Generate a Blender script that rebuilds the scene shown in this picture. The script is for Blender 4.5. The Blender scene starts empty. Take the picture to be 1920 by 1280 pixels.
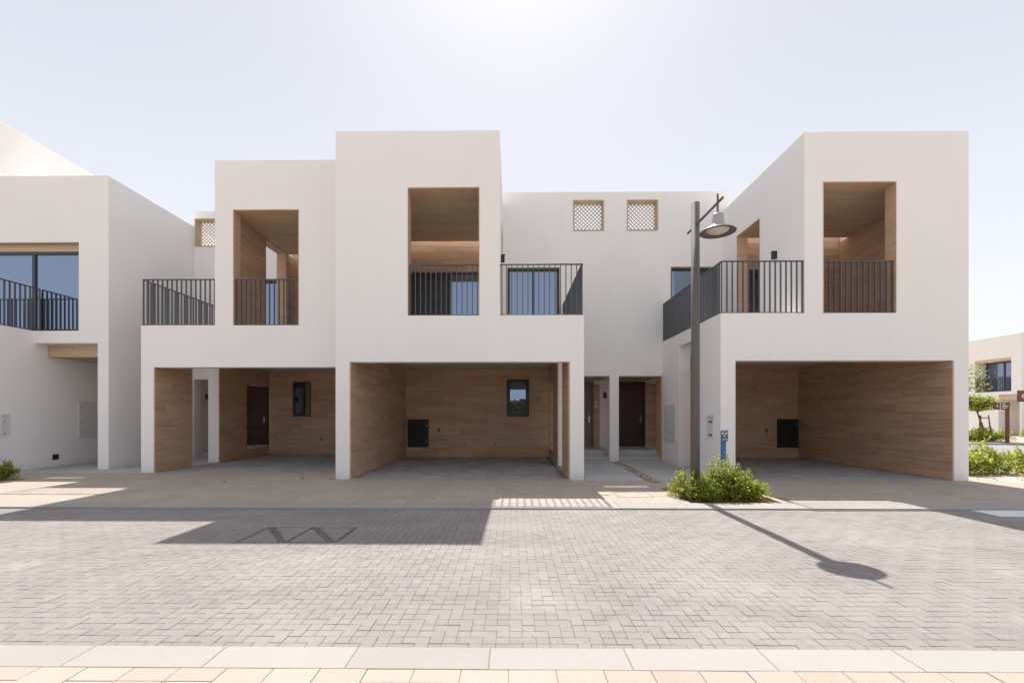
import bpy, math, random
import numpy as np
from mathutils import Vector, Matrix
random.seed(7)
C = bpy.context.scene.collection
S = bpy.context.scene
# ------------------------------------------------------------------ camera, sky, sun, exposure
YAW = 0.011
cd = bpy.data.cameras.new('camera'); cam = bpy.data.objects.new('camera', cd); C.objects.link(cam)
cam.location = (0, 0, 1.5); cam.rotation_euler = (math.radians(90), 0, YAW)
cd.sensor_width = 36; cd.lens = 16.0; cd.shift_x = 0.0049; cd.shift_y = 140/1920
cd.clip_start = 0.05; cd.clip_end = 2000
S.camera = cam
SUN = Vector((0.012, 1.0, 1.52)).normalized()
w = bpy.data.worlds.new('World'); S.world = w; w.use_nodes = True
wn = w.node_tree; bg = wn.nodes['Background']
sky = wn.nodes.new('ShaderNodeTexSky'); sky.sky_type = 'NISHITA'; sky.sun_disc = False
sky.sun_elevation = math.asin(SUN.z); sky.sun_rotation = math.atan2(SUN.x, SUN.y)
sky.air_density = 1.0; sky.dust_density = 3.5; sky.ozone_density = 1.0; sky.altitude = 0
hz = wn.nodes.new('ShaderNodeMix'); hz.data_type = 'RGBA'; hz.inputs[0].default_value = 0.93   # bright hazy air over the desert
# the haze is paler and brighter towards the horizon, all round
tcw = wn.nodes.new('ShaderNodeTexCoord'); sxw = wn.nodes.new('ShaderNodeSeparateXYZ'); wn.links.new(tcw.outputs['Generated'], sxw.inputs[0])
rw = wn.nodes.new('ShaderNodeValToRGB'); wn.links.new(sxw.outputs[2], rw.inputs[0])
rw.color_ramp.interpolation = 'EASE'; ew = rw.color_ramp.elements
ew[0].position = 0.0; ew[0].color = (.385, .395, .42, 1); ew[1].position = .75; ew[1].color = (.262, .274, .308, 1)
scw = wn.nodes.new('ShaderNodeVectorMath'); scw.operation = 'SCALE'; scw.inputs['Scale'].default_value = 10.0
wn.links.new(rw.outputs[0], scw.inputs[0]); wn.links.new(scw.outputs[0], hz.inputs[7])
wn.links.new(sky.outputs[0], hz.inputs[6]); wn.links.new(hz.outputs[2], bg.inputs[0]); bg.inputs[1].default_value = 0.10
sl = bpy.data.lights.new('sun', 'SUN'); sl.energy = 2.7; sl.angle = math.radians(0.5); sl.color = (1.0, 0.965, 0.92)
so = bpy.data.objects.new('sun', sl); C.objects.link(so); so.location = (0, 30, 45)
so.rotation_euler = (-SUN).to_track_quat('-Z', 'Y').to_euler()
S.view_settings.view_transform = 'Standard'; S.view_settings.look = 'None'
S.view_settings.exposure = 1.34; S.view_settings.gamma = 1.0; S.view_settings.use_curve_mapping = False
try:
    S.cycles.max_bounces = 8; S.cycles.diffuse_bounces = 5
except Exception: pass

# ------------------------------------------------------------------ materials
def mat(name, rough=0.8, spec=0.5, metal=0.0):
    m = bpy.data.materials.new(name); m.use_nodes = True
    b = m.node_tree.nodes['Principled BSDF']
    b.inputs['Roughness'].default_value = rough; b.inputs['Metallic'].default_value = metal
    b.inputs['Specular IOR Level'].default_value = spec
    return m, m.node_tree, b
def N(t, ty, **kw):
    n = t.nodes.new(ty)
    for k, v in kw.items(): setattr(n, k, v)
    return n
def noise(t, scale, vec=None, detail=4, rough=0.55):
    n = N(t, 'ShaderNodeTexNoise'); n.inputs['Scale'].default_value = scale
    n.inputs['Detail'].default_value = detail; n.inputs['Roughness'].default_value = rough
    if vec is not None: t.links.new(vec, n.inputs['Vector'])
    return n.outputs['Fac']
def ramp(t, fac, stops):
    r = N(t, 'ShaderNodeValToRGB'); t.links.new(fac, r.inputs[0]); e = r.color_ramp.elements
    e[0].position, e[0].color = stops[0][0], (*stops[0][1], 1)
    e[1].position, e[1].color = stops[-1][0], (*stops[-1][1], 1)
    for p, c in stops[1:-1]:
        q = e.new(p); q.color = (*c, 1)
    return r.outputs[0]
def mix(t, mode, fac, a, b):
    n = N(t, 'ShaderNodeMix', data_type='RGBA', blend_type=mode)
    if isinstance(fac, float): n.inputs[0].default_value = fac
    else: t.links.new(fac, n.inputs[0])
    for s, v in ((6, a), (7, b)):
        if isinstance(v, tuple): n.inputs[s].default_value = (*v, 1)
        else: t.links.new(v, n.inputs[s])
    return n.outputs[2]
def mth(t, op, a, b=0.0, clamp=False):
    n = N(t, 'ShaderNodeMath', operation=op, use_clamp=clamp)
    for s, v in ((0, a), (1, b)):
        if isinstance(v, (int, float)): n.inputs[s].default_value = v
        else: t.links.new(v, n.inputs[s])
    return n.outputs[0]
def pos(t): return N(t, 'ShaderNodeNewGeometry').outputs['Position']
def scaled(t, v, s, off=None):
    n = N(t, 'ShaderNodeVectorMath', operation='MULTIPLY'); t.links.new(v, n.inputs[0]); n.inputs[1].default_value = s
    if off is None: return n.outputs[0]
    a = N(t, 'ShaderNodeVectorMath', operation='ADD'); t.links.new(n.outputs[0], a.inputs[0]); t.links.new(off, a.inputs[1])
    return a.outputs[0]
def bump(t, b, h, strength, dist):
    n = N(t, 'ShaderNodeBump'); n.inputs['Strength'].default_value = strength; n.inputs['Distance'].default_value = dist
    t.links.new(h, n.inputs['Height']); t.links.new(n.outputs[0], b.inputs['Normal'])
def rnd(t):   # a number per piece: per mesh island plus per object
    g = N(t, 'ShaderNodeNewGeometry').outputs['Random Per Island']; o = N(t, 'ShaderNodeObjectInfo').outputs['Random']
    return mth(t, 'FRACT', mth(t, 'ADD', g, o))
def base(t, b, c): t.links.new(c, b.inputs['Base Color'])
def gray(v): return (v, v, v)

def m_plaster(name, col):
    m, t, b = mat(name, 0.92, 0.25); p = pos(t)
    c = mix(t, 'MIX', ramp(t, noise(t, 0.45, p, 5, .6), [(0.3, gray(0)), (0.72, gray(1))]), col, tuple(x*0.96 for x in col))
    st = ramp(t, noise(t, 1.0, scaled(t, p, (3.0, 3.0, .22)), 5, .6), [(0.56, gray(0)), (0.8, gray(1))])
    c = mix(t, 'MIX', mth(t, 'MULTIPLY', st, .14), c, tuple(x*0.8 for x in col))
    # splash dirt close to the ground
    sx = N(t, 'ShaderNodeSeparateXYZ'); t.links.new(p, sx.inputs[0])
    k = mth(t, 'SUBTRACT', 1.0, mth(t, 'DIVIDE', sx.outputs[2], .22), True)
    k = mth(t, 'MULTIPLY', mth(t, 'MULTIPLY', k, noise(t, 9, p)), .55)
    c = mix(t, 'MIX', k, c, (.50, .42, .34))
    base(t, b, c)
    h = mth(t, 'ADD', noise(t, 160, p, 3), mth(t, 'MULTIPLY', noise(t, 1.3, p, 3), 6.0))
    bump(t, b, h, .35, .002)
    return m
PLASTER = m_plaster('plaster', (0.87, 0.835, 0.81))
def m_paint(name, col, rough=.5, spec=.5, var=.06, metal=0.0):
    m, t, b = mat(name, rough, spec, metal); p = pos(t)
    base(t, b, mix(t, 'MIX', noise(t, 3.0, p, 5), col, tuple(x*(1-var*2) for x in col)))
    return m
CEIL = m_paint('ceiling_paint', (.80, .77, .75), .9, .2)
RAIL = m_paint('railing_metal', (.085, .088, .096), .38, .5)
FRAME = m_paint('window_frame_metal', (.045, .047, .052), .4, .5)
POLE = m_paint('lamp_post_paint', (.125, .118, .106), .62, .4, .08)
LAMPG = m_paint('lamp_head_paint', (.36, .37, .37), .45, .5)
TAN = m_paint('tan_frame', (.50, .40, .285), .7, .3)
WHITE = m_paint('white_paint', (.8, .8, .8), .75, .3, .1)
BLACK = m_paint('black_paint', (.018, .02, .024), .45, .5)
PANELG = m_paint('cabinet_grey', (.72, .70, .685), .55, .4)
BLUE = m_paint('blue_paint', (.035, .135, .38), .4, .5)
NAVY = m_paint('navy_plate', (.075, .125, .24), .45, .5)
BROWN = m_paint('sign_brown', (.16, .045, .028), .5, .4)
SIGNW = m_paint('sign_white', (.8, .8, .78), .6, .3, .02)
BRASS = m_paint('brass', (.35, .27, .16), .35, .5, .1, 1.0)
STEEL = m_paint('steel', (.5, .5, .5), .3, .5, .1, 1.0)
LENS, lt_, lb_ = mat('lamp_lens', .12, .6); lb_.inputs['Base Color'].default_value = (.62, .54, .47, 1)
EARTH, t, b = mat('earth', 1, .1); p = pos(t)
base(t, b, ramp(t, noise(t, 22, p, 6, .7), [(0.3, (.20, .09, .045)), (0.7, (.46, .28, .16))])); bump(t, b, noise(t, 60, p, 6), .8, .01)
SAND, t, b = mat('sand', 1, .1); p = pos(t)
base(t, b, mix(t, 'MULTIPLY', .5, ramp(t, noise(t, .6, p, 7, .6), [(0.3, (.48, .41, .33)), (0.7, (.58, .50, .41))]), ramp(t, noise(t, 60, p, 4), [(0.3, gray(.7)), (0.7, gray(1))])))
bump(t, b, noise(t, 35, p, 6), .5, .01)

def m_wood(name, sc, dark, mid, light):
    m, t, b = mat(name, .55, .35); p = pos(t); r = rnd(t)
    cv = N(t, 'ShaderNodeCombineXYZ')
    for i, k in enumerate((31., 57., 43.)): t.links.new(mth(t, 'MULTIPLY', r, k), cv.inputs[i])
    v1 = scaled(t, p, sc, cv.outputs[0]); v2 = scaled(t, p, tuple(x*4 for x in sc), cv.outputs[0])
    f = mth(t, 'ADD', mth(t, 'MULTIPLY', noise(t, 1.0, v1, 6, .62), .62), mth(t, 'MULTIPLY', noise(t, 1.0, v2, 4, .6), .28))
    f = mth(t, 'ADD', f, mth(t, 'MULTIPLY', mth(t, 'SUBTRACT', r, .5), .15))
    base(t, b, ramp(t, f, [(0.22, dark), (0.47, mid), (0.74, light)]))
    bump(t, b, noise(t, 1.0, v2, 3), .2, .002)
    return m
W_D, W_M, W_L = (.38, .24, .152), (.57, .382, .25), (.70, .505, .36)
WOODW = m_wood('timber_wall_tile', (1.3, 1.3, 17), W_D, W_M, W_L)
WOODC = m_wood('timber_soffit', (1.0, 20, 20), (.40, .295, .195), (.54, .41, .28), (.66, .52, .37))
DOORM = m_wood('door_timber', (1.0, 1.0, 14), (.035, .014, .010), (.065, .025, .018), (.10, .040, .028))
DOORL = m_wood('door_timber_light', (9, 9, .9), (.16, .115, .095), (.22, .16, .135), (.27, .20, .17))

def m_stone(name, c0, c1, dust, grain=130, piece=.5, stain=.5, dirt=(.16, .12, .09), rough=.85):
    m, t, b = mat(name, rough, .3); p = pos(t); r = rnd(t)
    c = mix(t, 'MIX', r, c0, c1)
    g = noise(t, grain, p, 5, .7)
    c = mix(t, 'MULTIPLY', .55, c, ramp(t, g, [(0.28, gray(.62)), (0.55, gray(1.0)), (0.75, gray(1.15))]))
    big = noise(t, .75, p, 7, .62)
    c = mix(t, 'MIX', mth(t, 'MULTIPLY', ramp(t, big, [(0.45, gray(0)), (0.7, gray(1))]), stain), c, dust)
    med = noise(t, 5.0, p, 8, .7)
    c = mix(t, 'MIX', mth(t, 'MULTIPLY', ramp(t, med, [(0.60, gray(0)), (0.80, gray(1))]), .35), c, dirt)
    c = mix(t, 'MIX', mth(t, 'MULTIPLY', ramp(t, noise(t, 14., p, 8, .75), [(0.66, gray(0)), (0.80, gray(1))]), .5), c, dust)
    base(t, b, c); bump(t, b, mth(t, 'ADD', g, mth(t, 'MULTIPLY', noise(t, 25, p, 4), 2)), .5, .0015)
    return m
def m_road():
    m = m_stone('road_paver_stone', (.264, .238, .219), (.294, .266, .246), (.365, .332, .303), stain=.55, piece=.5); t = m.node_tree
    b = t.nodes['Principled BSDF']; c = b.inputs['Base Color'].links[0].from_socket; p = pos(t)
    # tyre-worn, darker bands along the road and blotches
    tw = noise(t, 1.0, scaled(t, p, (.22, 1.5, 1)), 5, .6)
    c = mix(t, 'MULTIPLY', .8, c, ramp(t, tw, [(.36, gray(.88)), (.56, gray(1.0))]))
    bl = noise(t, 1.9, p, 6, .68)
    c = mix(t, 'MULTIPLY', .7, c, ramp(t, bl, [(.30, (.84, .82, .80)), (.46, gray(1.0))]))
    # pale mortar spills with ragged edges
    for x, y, r_ in ((.18, 3.80, .60), (-5.0, 4.60, .40), (4.6, 3.35, .45)):
        d = N(t, 'ShaderNodeVectorMath', operation='DISTANCE'); t.links.new(p, d.inputs[0]); d.inputs[1].default_value = (x, y, 0)
        k = mth(t, 'SUBTRACT', 1.0, mth(t, 'DIVIDE', d.outputs['Value'], r_), True)
        k = mth(t, 'ADD', k, mth(t, 'MULTIPLY', mth(t, 'SUBTRACT', noise(t, 7, p, 8, .75), .5), 1.5))
        k = mth(t, 'MULTIPLY', ramp(t, k, [(.42, gray(0)), (.75, gray(1))]), mth(t, 'SUBTRACT', 1.0, mth(t, 'DIVIDE', d.outputs['Value'], r_*1.25), True))
        c = mix(t, 'MIX', mth(t, 'MULTIPLY', k, .6, True), c, (.37, .338, .304))
    base(t, b, c); return m
ROADP = m_road()
JOINT = m_stone('joint_sand', (.19, .16, .14), (.22, .19, .165), (.34, .29, .25), 200)
TANP = m_stone('tan_paver_stone', (.395, .325, .265), (.44, .372, .31), (.48, .42, .36), 120, stain=.4, dirt=(.26, .18, .13))
TANJ = m_stone('tan_joint', (.29, .22, .17), (.31, .24, .18), (.34, .25, .19), 150)
KERB = m_stone('kerb_stone', (.345, .322, .292), (.38, .357, .327), (.41, .388, .36), 150, stain=.4, dirt=(.42, .36, .30))
CARP = m_stone('carport_paver', (.30, .288, .288), (.44, .425, .42), (.56, .53, .51), 120, stain=.5)
CONC = m_stone('grey_path', (.44, .43, .43), (.47, .46, .455), (.52, .505, .49), 100, stain=.4, dirt=(.25, .23, .21))
PEB = m_stone('pebble', (.20, .13, .09), (.58, .45, .34), (.5, .42, .34), 60)
FARROAD = m_stone('far_road', (.27, .255, .24), (.29, .275, .26), (.36, .34, .32), 20)
COVERM = m_paint('cover_metal', (.13, .125, .12), .5, .5, .2)

def m_leaf(name, a, bcol):
    m = bpy.data.materials.new(name); m.use_nodes = True; t = m.node_tree
    b = t.nodes['Principled BSDF']; b.inputs['Roughness'].default_value = .42
    c = mix(t, 'MIX', rnd(t), a, bcol); t.links.new(c, b.inputs['Base Color'])
    tr = N(t, 'ShaderNodeBsdfTranslucent'); t.links.new(mix(t, 'MULTIPLY', 1.0, c, (1.7, 1.6, .6)), tr.inputs[0])
    ms = N(t, 'ShaderNodeMixShader'); ms.inputs[0].default_value = .48
    t.links.new(b.outputs[0], ms.inputs[1]); t.links.new(tr.outputs[0], ms.inputs[2])
    t.links.new(ms.outputs[0], t.nodes['Material Output'].inputs[0])
    return m
LEAF = m_leaf('shrub_leaf', (.12, .175, .028), (.40, .44, .10))
LEAF2 = m_leaf('tree_leaf', (.16, .22, .04), (.38, .42, .10))
LEAFD = m_leaf('hedge_leaf', (.04, .07, .02), (.08, .11, .03))
BARK = m_paint('bark', (.20, .14, .09), .9, .2, .3)

def m_glass(name, tint, dark, k0, k1):
    m = bpy.data.materials.new(name); m.use_nodes = True; t = m.node_tree
    b = t.nodes['Principled BSDF']; b.inputs['Base Color'].default_value = (*dark, 1); b.inputs['Roughness'].default_value = .3
    g = N(t, 'ShaderNodeBsdfGlossy'); g.inputs['Roughness'].default_value = .004; g.inputs['Color'].default_value = (*tint, 1)
    n = N(t, 'ShaderNodeBump'); n.inputs['Strength'].default_value = .05; n.inputs['Distance'].default_value = .02
    t.links.new(noise(t, .9, pos(t), 1), n.inputs['Height']); t.links.new(n.outputs[0], g.inputs['Normal'])
    lw = N(t, 'ShaderNodeLayerWeight'); lw.inputs[0].default_value = .35
    f = mth(t, 'ADD', mth(t, 'MULTIPLY', lw.outputs['Fresnel'], k1), k0, True)
    ms = N(t, 'ShaderNodeMixShader'); t.links.new(f, ms.inputs[0])
    t.links.new(b.outputs[0], ms.inputs[1]); t.links.new(g.outputs[0], ms.inputs[2])
    t.links.new(ms.outputs[0], t.nodes['Material Output'].inputs[0])
    return m
GLASS = m_glass('coated_glass', (.52, .67, .93), (.014, .017, .022), .33, .7)

# ------------------------------------------------------------------ builders
WL = {}
def me_new(name, verts, faces, m, smooth=False):
    me = bpy.data.meshes.new(name); me.from_pydata([tuple(v) for v in verts], [], faces); me.update()
    if m is not None: me.materials.append(m)
    if smooth:
        me.polygons.foreach_set('use_smooth', [True]*len(me.polygons))
    return me
def wloc(o): return WL.get(o.name, Vector((0, 0, 0)))
def place(o, loc, parent=None, kind=None):
    C.objects.link(o); loc = Vector(loc); WL[o.name] = loc
    if parent is not None: o.parent = parent; o.location = loc - wloc(parent)
    else: o.location = loc
    if kind: o['kind'] = kind
    return o
def obj(name, vf, m, parent=None, kind=None, smooth=False, bev=0.0, seg=2):
    v, f = vf; a = np.array(v, dtype=float); lo, hi = a.min(0), a.max(0)
    c = np.array([(lo[0]+hi[0])/2, (lo[1]+hi[1])/2, lo[2]])
    o = bpy.data.objects.new(name, me_new(name, a-c, f, m, smooth)); place(o, c, parent, kind)
    if bev:
        q = o.modifiers.new('bevel', 'BEVEL'); q.width = bev; q.segments = seg; q.limit_method = 'ANGLE'; q.angle_limit = math.radians(40)
    return o
def thing(name, label, cat, loc, group=None):
    o = bpy.data.objects.new(name, None); o.empty_display_size = .2; place(o, loc)
    o['label'] = label; o['category'] = cat
    if group: o['group'] = group
    return o
def tag(o, label, cat, group=None):
    o['label'] = label; o['category'] = cat
    if group: o['group'] = group
    return o
def merge(*vfs):
    V, F = [], []
    for v, f in vfs:
        n = len(V); V += [tuple(p) for p in v]; F += [tuple(i+n for i in q) for q in f]
    return V, F
def box(x0, x1, y0, y1, z0, z1):
    x0, x1 = sorted((x0, x1)); y0, y1 = sorted((y0, y1)); z0, z1 = sorted((z0, z1))
    v = [(x0,y0,z0),(x1,y0,z0),(x1,y1,z0),(x0,y1,z0),(x0,y0,z1),(x1,y0,z1),(x1,y1,z1),(x0,y1,z1)]
    return v, [(0,3,2,1),(4,5,6,7),(0,1,5,4),(1,2,6,5),(2,3,7,6),(3,0,4,7)]
def tube(p0, p1, r0, r1=None, n=16, cap=True):
    p0, p1 = Vector(p0), Vector(p1); r1 = r0 if r1 is None else r1
    d = (p1-p0).normalized(); a = d.orthogonal().normalized(); b = d.cross(a)
    V = []
    for p, r in ((p0, r0), (p1, r1)):
        for i in range(n):
            t = 2*math.pi*i/n; V.append(tuple(p+a*(r*math.cos(t))+b*(r*math.sin(t))))
    F = [(i, (i+1) % n, n+(i+1) % n, n+i) for i in range(n)]
    if cap: F += [tuple(range(n-1, -1, -1)), tuple(range(n, 2*n))]
    return V, F
def lathe(prof, c, n=32):
    V, F = [], []
    for r, z in prof:
        for i in range(n):
            t = 2*math.pi*i/n; V.append((c[0]+r*math.cos(t), c[1]+r*math.sin(t), c[2]+z))
    for k in range(len(prof)-1):
        for i in range(n):
            j = (i+1) % n; F.append((k*n+i, k*n+j, (k+1)*n+j, (k+1)*n+i))
    return V, F
def polytube(pts, rad, n=7):
    return merge(*[tube(pts[i], pts[i+1], rad[i], rad[i+1], n, i in (0, len(pts)-2)) for i in range(len(pts)-1)])
def solid(adds, subs, opens=()):
    """union of boxes minus boxes, boundary faces only. opens: (axis, coordinate) planes left without a cap"""
    adds = [[*sorted(a[0:2]), *sorted(a[2:4]), *sorted(a[4:6])] for a in adds]
    seq = [(1, b) for b in adds]+[(0, [*sorted(a[0:2]), *sorted(a[2:4]), *sorted(a[4:6])]) for a in subs]
    ax = []
    for k in (0, 2, 4):
        lo = min(a[k] for a in adds); hi = max(a[k+1] for a in adds)
        c = sorted({round(min(max(v, lo), hi), 4) for _, b in seq for v in b[k:k+2]}); ax.append(np.array(c))
    mid = [(a[:-1]+a[1:])/2 for a in ax]
    occ = np.zeros([len(m)+2 for m in mid], bool)
    for val, b in seq:
        s = [np.where((mid[i] > b[2*i]) & (mid[i] < b[2*i+1]))[0]+1 for i in range(3)]
        if all(len(q) for q in s): occ[np.ix_(*s)] = bool(val)
    V, idx, F = [], {}, []
    def vid(i, j, k):
        q = (i, j, k)
        if q not in idx: idx[q] = len(V); V.append((ax[0][i], ax[1][j], ax[2][k]))
        return idx[q]
    for i, j, k in np.argwhere(occ):
        i0, j0, k0 = i-1, j-1, k-1
        for axn, sg, quad in ((0,-1,((0,0,0),(0,0,1),(0,1,1),(0,1,0))),(0,1,((1,0,0),(1,1,0),(1,1,1),(1,0,1))),
                              (1,-1,((0,0,0),(1,0,0),(1,0,1),(0,0,1))),(1,1,((0,1,0),(0,1,1),(1,1,1),(1,1,0))),
                              (2,-1,((0,0,0),(0,1,0),(1,1,0),(1,0,0))),(2,1,((0,0,1),(1,0,1),(1,1,1),(0,1,1)))):
            n = [i, j, k]; n[axn] += sg
            if occ[tuple(n)]: continue
            c = ax[axn][(i0, j0, k0)[axn]+(1 if sg > 0 else 0)]
            if any(a == axn and abs(c-v) < 1e-3 for a, v in opens): continue
            F.append(tuple(vid(i0+a, j0+b, k0+d) for a, b, d in quad))
    return V, F
UNIT = {}
def unit_box(m):
    if m.name not in UNIT:
        v, f = box(-.5, .5, -.5, .5, -.5, .5); UNIT[m.name] = me_new('piece', v, f, m)
    return UNIT[m.name]
def piece(name, x0, x1, y0, y1, z0, z1, m, parent, rot=None):
    o = bpy.data.objects.new(name, unit_box(m))
    place(o, ((x0+x1)/2, (y0+y1)/2, (z0+z1)/2), parent); o.scale = (abs(x1-x0), abs(y1-y0), abs(z1-z0))
    if rot: o.rotation_euler = rot
    return o
def rect_minus(a0, a1, b0, b1, holes):
    """rows: intervals of a left for the band b0..b1"""
    iv = [(a0, a1)]
    for h in holes:
        if h[2] < b1-1e-4 and h[3] > b0+1e-4:
            nv = []
            for s, e in iv:
                if h[1] <= s or h[0] >= e: nv.append((s, e)); continue
                if h[0] > s: nv.append((s, h[0]))
                if h[1] < e: nv.append((h[1], e))
            iv = nv
    return iv
def clad(parent, axis, p, sg, a0, a1, b0, b1, holes=(), m=None, row=.2, ln=1.2, th=.014):
    """timber boards on a plane; axis x: plane x=p, runs along y; axis y: plane y=p, runs along x; axis z: soffit at z=p, runs along x, rows in y"""
    m = m or WOODW
    cuts = {b0, b1}; k = b0
    while k < b1-1e-3: cuts.add(round(k, 4)); k += row
    for h in holes:
        for v in h[2:4]:
            if b0 < v < b1: cuts.add(round(v, 4))
    cuts = sorted(cuts); g = .0030
    for i in range(len(cuts)-1):
        r0, r1 = cuts[i], cuts[i+1]
        if r1-r0 < .01: continue
        ro = int((r0-b0)/row+.01)
        off = (ro*.4137) % 1.0*ln
        for s, e in rect_minus(a0, a1, r0, r1, holes):
            js = [s]; q = a0-ln+off
            while q < e:
                if q > s+.12 and q < e-.12: js.append(q)
                q += ln
            js.append(e)
            for u0, u1 in zip(js[:-1], js[1:]):
                t = th+random.uniform(0, .0016)
                if axis == 'x': piece('plank', p, p+sg*t, u0+g, u1-g, r0+g, r1-g, m, parent)
                elif axis == 'y': piece('plank', u0+g, u1-g, p, p+sg*t, r0+g, r1-g, m, parent)
                else: piece('plank', u0+g, u1-g, r0+g, r1-g, p, p+sg*t, m, parent)

def railing(house, pts, z0=3.91, z1=5.15, pitch=.128, label=None):
    """flat-bar railing along a polyline of (x, y)"""
    vf = []
    for (xa, ya), (xb, yb) in zip(pts[:-1], pts[1:]):
        ex = .022
        if abs(xb-xa) > abs(yb-ya): r = (min(xa, xb)-ex, max(xa, xb)+ex, ya-ex, ya+ex)
        else: r = (xa-ex, xa+ex, min(ya, yb)+ex, max(ya, yb))
        vf += [box(*r, z1-.028, z1), box(*r, z0+.012, z0+.027)]
    for xy in (pts[0], pts[-1]):
        vf.append(box(xy[0]-.012, xy[0]+.012, xy[1]-.012, xy[1]+.012, z1-.09, z1-.028))
    top = obj('railing', merge(*vf), RAIL, house, bev=.002, seg=1)
    if label: top['label'] = label
    for (xa, ya), (xb, yb) in zip(pts[:-1], pts[1:]):
        L = math.hypot(xb-xa, yb-ya); n = max(2, round(L/pitch)); alongx = abs(xb-xa) > abs(yb-ya)
        for i in range(n+1):
            if i == 0 and (xa, ya) != pts[0]: continue
            t = i/n; x, y = xa+(xb-xa)*t, ya+(yb-ya)*t
            a, b = (.0095, .0215) if alongx else (.0215, .0095)
            piece('baluster', x-a, x+a, y-b, y+b, z0+.027, z1-.028, RAIL, top)
    return top
def window(house, x0, x1, y, z0, z1, name='window', mull=(), fr=.06, dep=.06, trans=()):
    adds = [(x0, x1, y, y+dep, z0, z1)]; xs = [x0+fr]; zs = [z0+fr]
    for q in mull: xs += [q-fr*.6, q+fr*.6]
    xs.append(x1-fr)
    for q in trans: zs += [q-fr*.5, q+fr*.5]
    zs.append(z1-fr)
    cells = [(xs[i], xs[i+1], zs[j], zs[j+1]) for i in range(0, len(xs), 2) for j in range(0, len(zs), 2)]
    f = obj(name, solid(adds, [(a, b, y-.1, y+dep+.1, c, d) for a, b, c, d in cells]), FRAME, house, bev=.004, seg=1)
    for a, b, c, d in cells:
        obj('pane', box(a-.01, b+.01, y+dep*.5, y+dep*.5+.012, c-.01, d+.01), GLASS, f)
    return f
def lattice(house, x0, x1, yw, z0, z1):
    """deep tan frame in a parapet with a diagonal lattice at its back; yw = wall front"""
    fr = .035
    f = obj('lattice_window', solid([(x0, x1, yw-.012, yw+.34, z0, z1)], [(x0+fr, x1-fr, yw-1, yw+1, z0+fr, z1-fr)]), TAN, house, bev=.004, seg=1)
    a0, a1, b0, b1 = x0+fr-.005, x1-fr+.005, z0+fr-.005, z1-fr+.005
    cx, cz, hw = (a0+a1)/2, (b0+b1)/2, max(a1-a0, b1-b0)
    vf = []
    for sg in (1, -1):
        for k in range(-12, 13):
            # line z-cz = sg*(x-cx) + c
            c = k*.128; pts = []
            lo = max(a0, cx+((b0-cz-c)*sg if sg > 0 else (b1-cz-c)*sg)); hi = min(a1, cx+((b1-cz-c)*sg if sg > 0 else (b0-cz-c)*sg))
            if hi-lo < .02: continue
            y0 = yw+.27+(.014 if sg > 0 else 0)
            xm, zm = (lo+hi)/2, cz+sg*((lo+hi)/2-cx)+c; L = (hi-lo)*math.sqrt(2)
            R = Matrix.Rotation(-sg*math.pi/4, 3, 'Y'); v, ff = box(-L/2, L/2, -.007, .007, -.012, .012)
            vf.append(([tuple(R @ Vector(p)+Vector((xm, y0, zm))) for p in v], ff))
    o = obj('lattice', merge(*vf), TAN, f, 'stuff')
    return f
def wall_lamp(house, x, y, z, nx=0, ny=0):
    """small up-down box light on a wall whose outward normal is (nx, ny)"""
    if nx: v = merge(box(x, x+nx*.10, y-.055, y+.055, z-.09, z+.10), box(x, x+nx*.115, y-.045, y+.045, z+.10, z+.108))
    else: v = merge(box(x-.055, x+.055, y, y+ny*.10, z-.09, z+.10), box(x-.045, x+.045, y, y+ny*.115, z+.10, z+.108))
    return obj('wall_lamp', v, BLACK, house, bev=.006)
def tap(house, x, y, z, name='garden_tap'):
    v = merge(tube((x, y, z), (x, y-.09, z), .016, n=10), tube((x, y-.07, z), (x, y-.11, z-.07), .013, n=10),
              tube((x, y-.05, z), (x, y-.05, z+.05), .01, n=8), tube((x-.03, y-.05, z+.05), (x+.03, y-.05, z+.05), .008, n=8), tube((x, y+.002, z), (x, y-.012, z), .038, n=16))
    return obj(name, v, BRASS, house, smooth=False)

# ------------------------------------------------------------------ THE SETTING
def sheet(name, x0, x1, y0, y1, z, m, th=.0, kind='structure', z2=None):
    z2 = z if z2 is None else z2
    o = obj(name, ([(x0,y0,z),(x1,y0,z),(x1,y1,z2),(x0,y1,z2)], [(0,1,2,3)]), m, None, kind); return o
# terrain reaches the horizon; slightly lower than everything paved
obj('ground', ([(-900,-900,-.12),(900,-900,-.12),(900,900,-.12),(-900,900,-.12)], [(0,1,2,3)]), SAND, None, 'structure')

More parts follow.
